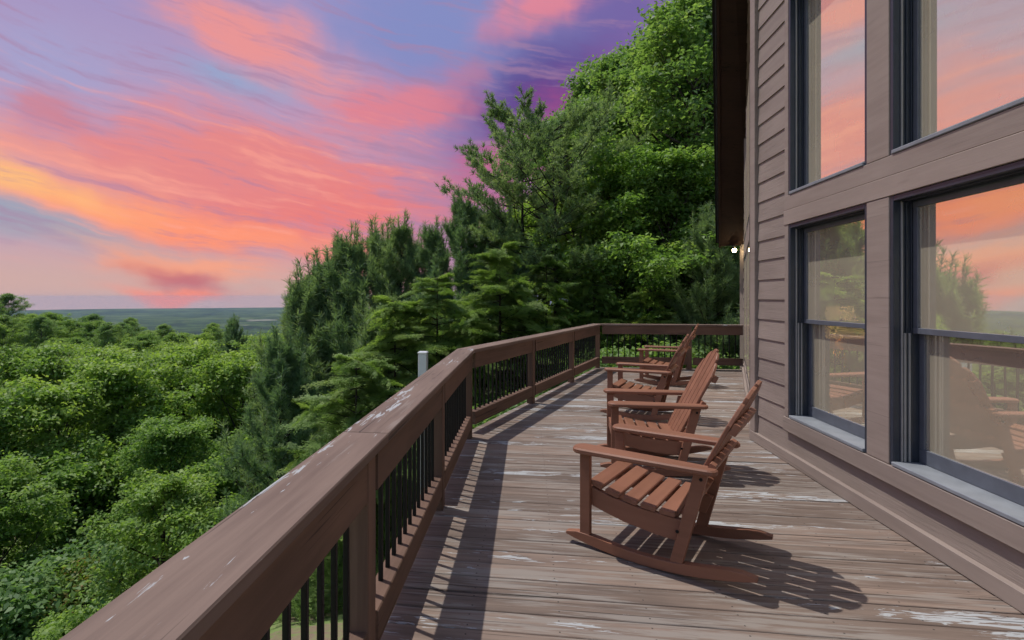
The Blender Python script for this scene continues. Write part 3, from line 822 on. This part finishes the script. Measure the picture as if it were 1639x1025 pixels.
def broadleaf(h, cr, base, nl, per, leaf, spread, seed, lean=.0, sh=1.0, up=1.3):
    rng = random.Random(seed); segs = []
    tr = h * .0135 + .03
    # trunk with a little sway
    pts = []; x = y = 0
    nseg = 9
    for i in range(nseg + 1):
        pts.append((x, y, h * .93 * i / nseg)); x += rng.uniform(-1, 1) * h * .012 + lean * h / nseg; y += rng.uniform(-1, 1) * h * .012
    rad = lambda t: tr * (1 - t) ** .8 + .012
    for i in range(nseg): segs.append((pts[i], pts[i + 1], rad(i / nseg), rad((i + 1) / nseg)))
    def at(t):
        f = t * nseg; i = min(nseg - 1, int(f)); f -= i
        return np.array(pts[i]) * (1 - f) + np.array(pts[i + 1]) * f
    cl = []
    for k in range(nl):
        t = base + (1 - base) * ((k + .5) / nl) ** .9
        p = at(t); az_ = k * 2.39996 + rng.uniform(-.5, .5)
        u = (t - base) / (1 - base)
        env = (math.sin(math.pi * min(1, (u * .86 + .14))) ** .65) * sh + (1 - sh) * (1 - u)
        L = cr * max(.22, env) * rng.uniform(.68, 1.18)
        elv = R(12 + 48 * u + rng.uniform(-12, 12))
        d = np.array([math.cos(az_) * math.cos(elv), math.sin(az_) * math.cos(elv), math.sin(elv)])
        q0 = p; r0 = rad(t) * .5 + .006; ns = 4
        for j in range(ns):
            d2 = unit(d + np.array([rng.uniform(-.25, .25), rng.uniform(-.25, .25), rng.uniform(-.05, .22)]))
            q1 = q0 + d2 * L / ns; segs.append((q0, q1, r0 * (1 - j / ns) + .004, r0 * (1 - (j + 1) / ns) + .004))
            if j >= 1:
                for b_ in range(2 + (j == ns - 1)):
                    a2 = rng.uniform(0, 6.28); s2 = np.array([math.cos(a2), math.sin(a2), rng.uniform(-.25, .55)])
                    tl = L * rng.uniform(.16, .34) + .2; e = q1 + unit(s2 + d2 * .6) * tl
                    segs.append((q1, e, .012, .004)); cl.append(e); cl.append(q1 * .5 + e * .5 + np.array([0, 0, .05]))
            q0 = q1; d = d2
        cl.append(q0)
    cl.append(at(1.0) + np.array([0, 0, .15]))
    cl = np.array(cl)
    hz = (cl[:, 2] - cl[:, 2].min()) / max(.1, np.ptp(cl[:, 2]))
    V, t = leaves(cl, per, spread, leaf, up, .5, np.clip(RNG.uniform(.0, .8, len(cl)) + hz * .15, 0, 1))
    return segs, V, t
def tufts(ends, dirs, n, ln, wd, open_=.75):
    E = np.repeat(ends, n, 0); D = np.repeat(dirs, n, 0); N = len(E)
    d = unit(D + RNG.normal(size=(N, 3)) * open_)
    P = E - D * RNG.uniform(0, .14, (N, 1))
    s = unit(np.cross(d, RNG.normal(size=(N, 3)))); l = ln * RNG.uniform(.7, 1.2, (N, 1))
    V = np.stack([P - s * wd * .5, P + s * wd * .5, P + d * l + s * wd * .25, P + d * l - s * wd * .25], 1)
    return V, np.repeat(RNG.uniform(.1, .7, len(ends)), n) + RNG.normal(size=N) * .15
def pine(h, cr, base, seed, whorl=.42, nb=5, tuftn=20, ln=.15, wd=.016, flatcrown=False):
    rng = random.Random(seed); segs = []; tr = h * .010 + .025; E = []; Dd = []
    sway = [0, 0]; pts = []
    for i in range(11):
        pts.append(np.array([sway[0], sway[1], h * i / 10])); sway[0] += rng.uniform(-1, 1) * h * .006; sway[1] += rng.uniform(-1, 1) * h * .006
    def at(t): f = t * 10; i = min(9, int(f)); f -= i; return pts[i] * (1 - f) + pts[i + 1] * f
    for i in range(10): segs.append((pts[i], pts[i + 1], tr * (1 - i / 10) + .012, tr * (1 - (i + 1) / 10) + .012))
    z = h * base
    while z < h * .985:
        u = (z / h - base) / (1 - base)
        for k in range(nb if not flatcrown else rng.choice((2, 3, 4))):
            az_ = rng.uniform(0, 6.283)
            if flatcrown: L = cr * (.45 + .75 * math.sin(math.pi * min(1, u * .75 + .22))) * rng.uniform(.5, 1.2); elv = R(rng.uniform(-8, 22) + 25 * u)
            else: L = cr * ((1 - u) ** .75 * .95 + .07) * rng.uniform(.7, 1.15); elv = R(4 + 42 * u + rng.uniform(-8, 12))
            d = np.array([math.cos(az_) * math.cos(elv), math.sin(az_) * math.cos(elv), math.sin(elv)]); q0 = at(z / h); ns = 5
            for j in range(ns):
                d = unit(d + np.array([rng.uniform(-.12, .12), rng.uniform(-.12, .12), .10 if not flatcrown else rng.uniform(-.06, .12)]))
                q1 = q0 + d * L / ns
                r0 = .006 + .018 * L / cr
                segs.append((q0, q1, r0 * (1 - j / ns) + .003, r0 * (1 - (j + 1) / ns) + .003))
                if j >= (1 if not flatcrown else 2):
                    for b_ in range(4 if not flatcrown else 6):
                        sd = np.array([-d[1], d[0], 0]) * rng.choice((-1, 1)); tl = L * rng.uniform(.10, .28) + .10
                        dd = unit(d * rng.uniform(.4, 1) + sd * rng.uniform(.3, 1.) + np.array([0, 0, rng.uniform(.1, .6)]))
                        e = q1 + dd * tl - d * rng.uniform(0, L / ns); segs.append((q1 - d * .03, e, .006, .003))
                        E += [e, e - dd * tl * .38]; Dd += [unit(dd + np.array([0, 0, .45]))] * 2
                q0 = q1
            E.append(q0); Dd.append(unit(d + np.array([0, 0, .5])))
            if not flatcrown:
                # upright candle at the branch tip
                cl_ = rng.uniform(.3, .85); cd = unit(np.array([d[0] * .25, d[1] * .25, 1.])); segs.append((q0, q0 + cd * cl_, .008, .004))
                for m_ in range(4): E.append(q0 + cd * cl_ * (m_ + 1) / 4); Dd.append(cd)
        z += whorl * rng.uniform(.75, 1.25)
    # leading shoot
    for k in range(5): E.append(at(1.0) - np.array([0, 0, .16 * k])); Dd.append(np.array([rng.uniform(-.2, .2), rng.uniform(-.2, .2), 1.]))
    V, t = tufts(np.array(E), unit(np.array(Dd)), tuftn, ln, wd)
    return segs, V, t
def hemlock(h, cr, base, seed, whorl=.21, nb=4):
    rng = random.Random(seed); segs = []; P = []; A = []; B = []; S = []
    tr = h * .011 + .02
    for i in range(8): segs.append(((0, 0, h * .95 * i / 8), (0, 0, h * .95 * (i + 1) / 8), tr * (1 - i / 8) + .01, tr * (1 - (i + 1) / 8) + .01))
    z = h * base; T0 = []
    while z < h * .98:
        u = (z / h - base) / (1 - base)
        for k in range(nb):
            az_ = rng.uniform(0, 6.283); L = cr * ((1 - u) ** .7 * .95 + .14) * rng.uniform(.65, 1.2); elv = R(rng.uniform(-10, 30))
            d = np.array([math.cos(az_) * math.cos(elv), math.sin(az_) * math.cos(elv), math.sin(elv)]); q0 = np.array([0, 0, z]); ns = 7
            for j in range(ns):
                d = unit(d + np.array([rng.uniform(-.2, .2), rng.uniform(-.2, .2), -.06 + rng.uniform(-.08, .08)])); q1 = q0 + d * L / ns
                segs.append((q0, q1, .013 * (1 - j / ns) + .003, .013 * (1 - (j + 1) / ns) + .003))
                if j >= 1:
                    tint = rng.uniform(.1, .75)
                    for sgn in (-1, 1):
                        sd = np.array([-d[1], d[0], 0.]) * sgn
                        for rep in range(3):
                            tl = L * rng.uniform(.12, .30) + .12; td = unit(d * rng.uniform(.5, 1.1) + sd + np.array([0, 0, rng.uniform(-.2, .12)]))
                            st = q0 + (q1 - q0) * rng.random(); nleaf = int(tl / .022) + 2
                            nr = unit(np.cross(td, d) * sgn + np.array([0, 0, 1.2])); sdir = np.cross(nr, td)
                            for m_ in range(nleaf):
                                f = m_ / nleaf; pp = st + td * tl * f; w = .058 * (1 - .5 * f) + .016
                                for s2 in (-1, 1):
                                    P.append(pp + nr * rng.uniform(-.05, .05)); A.append(unit(sdir * s2 + td * .55 + nr * rng.uniform(-.35, .35)) * w); B.append(td * .017); T0.append(tint + rng.uniform(-.15, .2) + .2 * f)
                q0 = q1
        z += whorl * rng.uniform(.7, 1.3)
    P, A, B = np.array(P), np.array(A), np.array(B)
    V = np.stack([P - B * .6, P + A * .6 - B, P + A, P + A * .6 + B], 1)
    return segs, V, np.array(T0)
PROTO = {}
def proto(key, name, data, leafm, bark, sides=5):
    segs, V, t = data
    tm = tube_mesh(segs, sides); tm.materials.append(bark); cm = quads_mesh('crown', V, t); cm.materials.append(leafm)
    for p in tm.polygons: p.use_smooth = True
    PROTO[key] = (name, tm, cm)
for i in range(3): proto('big%d' % i, 'broadleaf_tree', broadleaf(13, 4.0 + .3 * i, .30, 32, 70, .185, .235, 21 + i), M['leaf'], M['bark'])
for i in range(2): proto('tall%d' % i, 'broadleaf_tree', broadleaf(17, 3.7, .16, 44, 44, .19, .26, 41 + i, .004), M['leaf2'], M['bark'])
for i in range(3): proto('sap%d' % i, 'young_tree', broadleaf(5.2, 1.9, .16, 18, 62, .125, .15, 61 + i), M['leaf'], M['bark_d'])
proto('red0', 'young_tree', broadleaf(4.6, 1.5, .2, 15, 75, .11, .20, 71), M['red_leaf'], M['bark_d'])
proto('shrub0', 'shrub', broadleaf(3.0, 1.7, .05, 18, 95, .105, .20, 75), M['leaf2'], M['bark_d'])
for i in range(3): proto('pine%d' % i, 'white_pine', pine(9.5, 3.1, .06, 81 + i, .40, 5, 17, .20, .017), M['needle'], M['bark_d'])
for i in range(2): proto('scrub%d' % i, 'scrub_pine', pine(13.5, 2.8, .48, 91 + i, .36, 3, 24, .17, .022, True), M['needle'], M['bark_d'])
for i in range(2): proto('hem%d' % i, 'hemlock_tree', hemlock(7.5, 2.9, .06, 95 + i), M['hem'], M['bark_d'])
COUNT = [0]
def tree(key, x, y, s=1., label='', cat='tree', group=None, rz=None, z=None, sz=1., tilt=(0, 0)):
    name, tm, cm = PROTO[key]
    e = empty(name, (x, y, (ground(x, y) if z is None else z) - .12)); e.rotation_euler = (tilt[0], tilt[1], random.uniform(0, 6.28) if rz is None else rz); e.scale = (s, s, s * sz)
    link('trunk', tm, None, e); link('crown', cm, None, e)
    tag(e, label, cat, group); COUNT[0] += 1
    return e
PH = {'tal': 16.6, 'big': 13.2, 'hem': 7.5, 'pin': 9.7, 'scr': 13.7}
def fit(key, x, y, topz):
    """scale that brings a tree of this kind to a given crown height"""
    return (topz - ground(x, y) + .12) / PH[key[:3]]
def pol(a, D): return D * math.sin(R(a)), D * math.cos(R(a))
# --- tall trees beyond the end of the deck
G_T = 'tall broadleaf trees beyond the deck end'
for (a, D, s, k, sz, lab) in (
    (17.6, 19.5, 11.84, 'tall0', 1.08, 'tallest leafy tree, reaching up beside the steep roof edge'),
    (13.4, 22, 12.28, 'tall1', 1.05, 'tall leafy tree behind the middle of the far railing'),
    (9.3, 24, 12.14, 'tall0', 1.0, 'tall leafy tree standing behind the rightward scrub pine'),
    (6.1, 27, 12.7, 'tall1', 1.0, 'tall leafy tree behind both scrub pines'),
    (20.4, 24, 12.24, 'tall1', 1.05, 'tall leafy tree half hidden behind the soffit of the house'),
    (24.6, 20, 10.08, 'tall0', 1., 'tall leafy tree hidden behind the house corner'),
    (16.4, 28, 13.53, 'tall0', 1., 'tall leafy tree filling the gap behind the tallest tree'),
    (2.4, 33, 12.81, 'tall0', .95, 'farther leafy tree showing between the scrub pine trunks'),
    (10.9, 30, 15.05, 'tall1', 1., 'tall leafy tree in the second rank behind the far railing')):
    x, y = pol(a, D); tree(k, x, y, fit(k, x, y, s), lab, 'tree', G_T, sz=1.)
G_U = 'leafy understory trees behind the far railing'
for (a, D, s, k, lab) in (
    (10.3, 18, 6.19, 'big0', 'bright green understory tree behind the hemlock at the railing corner'),
    (14.0, 16.5, 5.32, 'big1', 'bright green understory tree behind the middle post of the far railing'),
    (5.4, 20, 6.36, 'big2', 'understory tree at the foot of the rightward scrub pine'),
    (17.6, 17.5, 4.87, 'big0', 'understory tree behind the young white pine by the house'),
    (1.4, 24, 5.4, 'big1', 'understory tree between the feet of the two scrub pines')):
    x, y = pol(a, D); tree(k, x, y, fit(k, x, y, s), lab, 'tree', G_U)
# --- two thin scrub pines
x, y = pol(-0.5, 17.5); tree('scrub0', x, y, fit('scrub0', x, y, 7.63), 'thin dark-trunked scrub pine rising over the white pines, boughs reaching out over the slope', 'pine tree', 'two thin scrub pines', rz=2.2)
x, y = pol(3.2, 16.5); tree('scrub1', x, y, fit('scrub1', x, y, 7.22), 'thin dark-trunked scrub pine standing against the tall leafy trees', 'pine tree', 'two thin scrub pines', rz=.7)
# --- hemlocks right outside the railing
for (a, D, s, k, lab) in (
    (-3.1, 14, 3.01, 'hem0', 'largest feathery hemlock, dark trunk showing, outside the slanted railing'),
    (-10.1, 13.2, 2.17, 'hem1', 'feathery hemlock behind the white capped post'),
    (2.0, 15.0, 2.74, 'hem1', 'feathery hemlock outside the far corner of the railing'),
    (-14.8, 12.8, 1.58, 'hem0', 'feathery hemlock mixed into the white pines on the slope'),
    (7.1, 15.2, 2.02, 'hem0', 'feathery hemlock behind the far railing, next to its corner post'),
    (12.8, 14.8, 1.82, 'hem1', 'feathery hemlock behind the middle of the far railing'),
    (-19.0, 11.2, 0.34, 'hem1', 'small low hemlock on the slope below the bend of the railing')):
    x, y = pol(a, D); tree(k, x, y, fit(k, x, y, s), lab, 'hemlock', 'hemlocks outside the railing')
# --- white pines on the slope
for (a, D, s, k, lab) in (
    (-3.1, 16.8, 4.24, 'pine0', 'white pine directly behind the largest hemlock'),
    (-7.2, 16.5, 4.44, 'pine1', 'white pine beside the largest hemlock, tips level with the scrub pine boughs'),
    (-10.8, 17, 3.55, 'pine2', 'white pine in the middle of the pine group on the slope'),
    (-14.3, 17.5, 3.71, 'pine0', 'white pine with the tallest upright tips in the pine group'),
    (-17.1, 18, 3.41, 'pine1', 'white pine second from the valley end of the pine group'),
    (-19.9, 18.5, 3.18, 'pine2', 'white pine at the valley end of the pine group, in front of the plain'),
    (-22.3, 19, 2.6, 'pine0', 'shorter white pine below the valley end of the pine group'),
    (-17.0, 13.5, 0.75, 'pine1', 'low white pine in front of the pine group, beyond the bend of the railing'),
    (-24.3, 18.2, 1.76, 'pine2', 'low white pine among the broadleaf saplings beside the pine group'),
    (-26.7, 15.5, -0.04, 'pine1', 'small white pine surrounded by broadleaf saplings')):
    x, y = pol(a, D); tree(k, x, y, fit(k, x, y, s), lab, 'pine tree', 'white pines on the slope')
x, y = pol(18.2, 14.6); tree('pine1', x, y, .72, 'young white pine standing behind the far railing next to the house', 'pine tree')
x, y = pol(21.0, 16.5); tree('pine2', x, y, .84, 'larger white pine behind the house corner, beyond the far railing', 'pine tree')
# --- shrubs just outside the railing
for (a, D, s, k, lab) in (
    (9.2, 12.8, .95, 'shrub0', 'leafy shrub behind the far railing corner post'), (12.0, 12.6, 1.05, 'shrub0', 'leafy shrub behind the first bay of the far railing'),
    (15.2, 13.0, 1.1, 'shrub0', 'leafy shrub behind the middle post of the far railing'), (18.0, 13.2, 1.05, 'shrub0', 'leafy shrub behind the far railing bay next to the house'),
    (5.8, 13.2, .9, 'shrub0', 'leafy shrub outside the last bay of the slanted railing'), (0.0, 11.5, .8, 'shrub0', 'leafy shrub outside the middle bay of the slanted railing'), (-5.0, 10.2, .72, 'shrub0', 'leafy shrub outside the first bay of the slanted railing')):
    x, y = pol(a, D); tree(k, x, y, s, lab, 'shrub', 'shrubs against the railing')
# --- broadleaf slope to the west
taken = []
def free(x, y, d):
    for (a, b) in taken:
        if (a - x) ** 2 + (b - y) ** 2 < d * d: return False
    taken.append((x, y)); return True
def top_limit(a, D):
    """height the canopy reaches at this distance on the slope"""
    return float(np.interp(D, [8, 11, 15, 20, 26, 32, 45, 60, 100, 200, 400], [-5.2, -4.6, -3.9, -2.7, -1.4, -1.0, -2.4, -3.6, -6.2, -12.8, -28]))
for (a, D, s, k) in ((-35.5, 30, 1.0, 'big0'), (-24.5, 27, 1.0, 'big1'), (-30.2, 27, .95, 'big2'), (-41, 27, .93, 'big1'), (-46, 25, .9, 'big2'), (-51, 24, .88, 'big0')):
    x, y = pol(a, D); free(x, y, 1); tree(k, x, y, s, 'broad light green tree standing out of the canopy on the western slope', 'tree', 'big trees of the western slope', z=top_limit(a, D) - 13.4 * s)
rs = random.Random(5)
def scatter(n, a0, a1, D0, D1, sep, keys, label, group, hh, cat='tree'):
    made = 0; tries = 0
    while made < n and tries < n * 40:
        tries += 1
        a = rs.uniform(a0, a1); D = math.sqrt(rs.uniform(D0 * D0, D1 * D1)); x, y = pol(a, D)
        if a > -37 and D < 12.5: continue        # open lawn below the deck
        if not free(x, y, sep): continue
        k = rs.choice(keys); g = ground(x, y); tl = top_limit(a, D) + rs.uniform(-.9, .5)
        s = (tl - g) / hh[k[:3]]; s = min(1.35, max(.5, s))
        tree(k, x, y, s, label, cat, group); made += 1
    return made
HH = {'big': 13.3, 'sap': 5.4, 'red': 4.8, 'shr': 3.2, 'pin': 9.6, 'tal': 17}
scatter(42, -60, -24, 8.5, 15, 1.7, ['sap0', 'sap1', 'sap2', 'sap0', 'sap1', 'red0', 'shrub0'], 'young leafy tree on the steep slope below the deck', 'young trees below the deck', HH)
scatter(40, -60, -16, 14, 24, 2.8, ['sap0', 'sap1', 'sap2', 'big0', 'big1'], 'leafy green tree of the lower slope west of the deck', 'trees of the lower slope', HH)
scatter(36, -58, -14, 23, 46, 4.6, ['big0', 'big1', 'big2'], 'rounded green tree in the canopy falling away to the west', 'canopy trees to the west', HH)
scatter(42, -58, -12, 46, 110, 7.0, ['big0', 'big1', 'big2', 'tall0'], 'smaller-looking distant tree in the wooded valley side', 'valley side trees', HH)
x, y = pol(-31.4, 62); tree('pine0', x, y, 1.35, 'dark pine standing up between the pale trees on the valley side', 'pine tree', z=-14.2)
# spur on the west
def spur(n):
    made = 0; t = 0
    while made < n and t < n * 30:
        t += 1; a = rs.uniform(-58, -33); D = rs.uniform(118, 185); x, y = pol(a, D)
        if not free(x, y, 5.0): continue
        tree(rs.choice(['big0', 'big1', 'big2', 'tall0', 'pine0']), x, y, rs.uniform(.85, 1.15), 'tree of the dark wooded spur rising on the west side of the valley', 'tree', 'trees on the wooded spur'); made += 1
spur(150)
scatter(90, -46, -10, 110, 330, 9, ['big0', 'big1', 'big2'], 'far treetop on the lower ridge before the plain', 'far ridge trees', HH)
scatter(16, -88, -60, 9, 16, 2.0, ['sap0', 'sap1', 'sap2'], 'young leafy tree on the steep slope below the deck', 'young trees below the deck', HH)
scatter(26, -88, -58, 16, 46, 4.4, ['big0', 'big1', 'big2'], 'rounded green tree in the canopy falling away to the west', 'canopy trees to the west', HH)
scatter(40, -88, -58, 46, 200, 8.0, ['big0', 'big1', 'big2'], 'smaller-looking distant tree in the wooded valley side', 'valley side trees', HH)


# ------------------------------------------------------------------ haze over the valley
hz = link('haze', box('haze', -8600, 8600, -1700, 8600, -200, 20), None)
hm = bpy.data.materials.new('haze'); hm.use_nodes = True; hm.node_tree.nodes.clear(); t = NT(hm.node_tree)
o_ = t.new('ShaderNodeOutputMaterial'); pv = t.new('ShaderNodeVolumePrincipled')
pv.inputs['Color'].default_value = (.50, .72, 1.0, 1); pv.inputs['Density'].default_value = 4.8e-5; pv.inputs['Anisotropy'].default_value = .0
hm.node_tree.links.new(pv.outputs[0], o_.inputs['Volume']); hz.data.materials.append(hm)
tag(hz, 'pale blue haze lying over the distant plain', 'haze', kind='stuff')
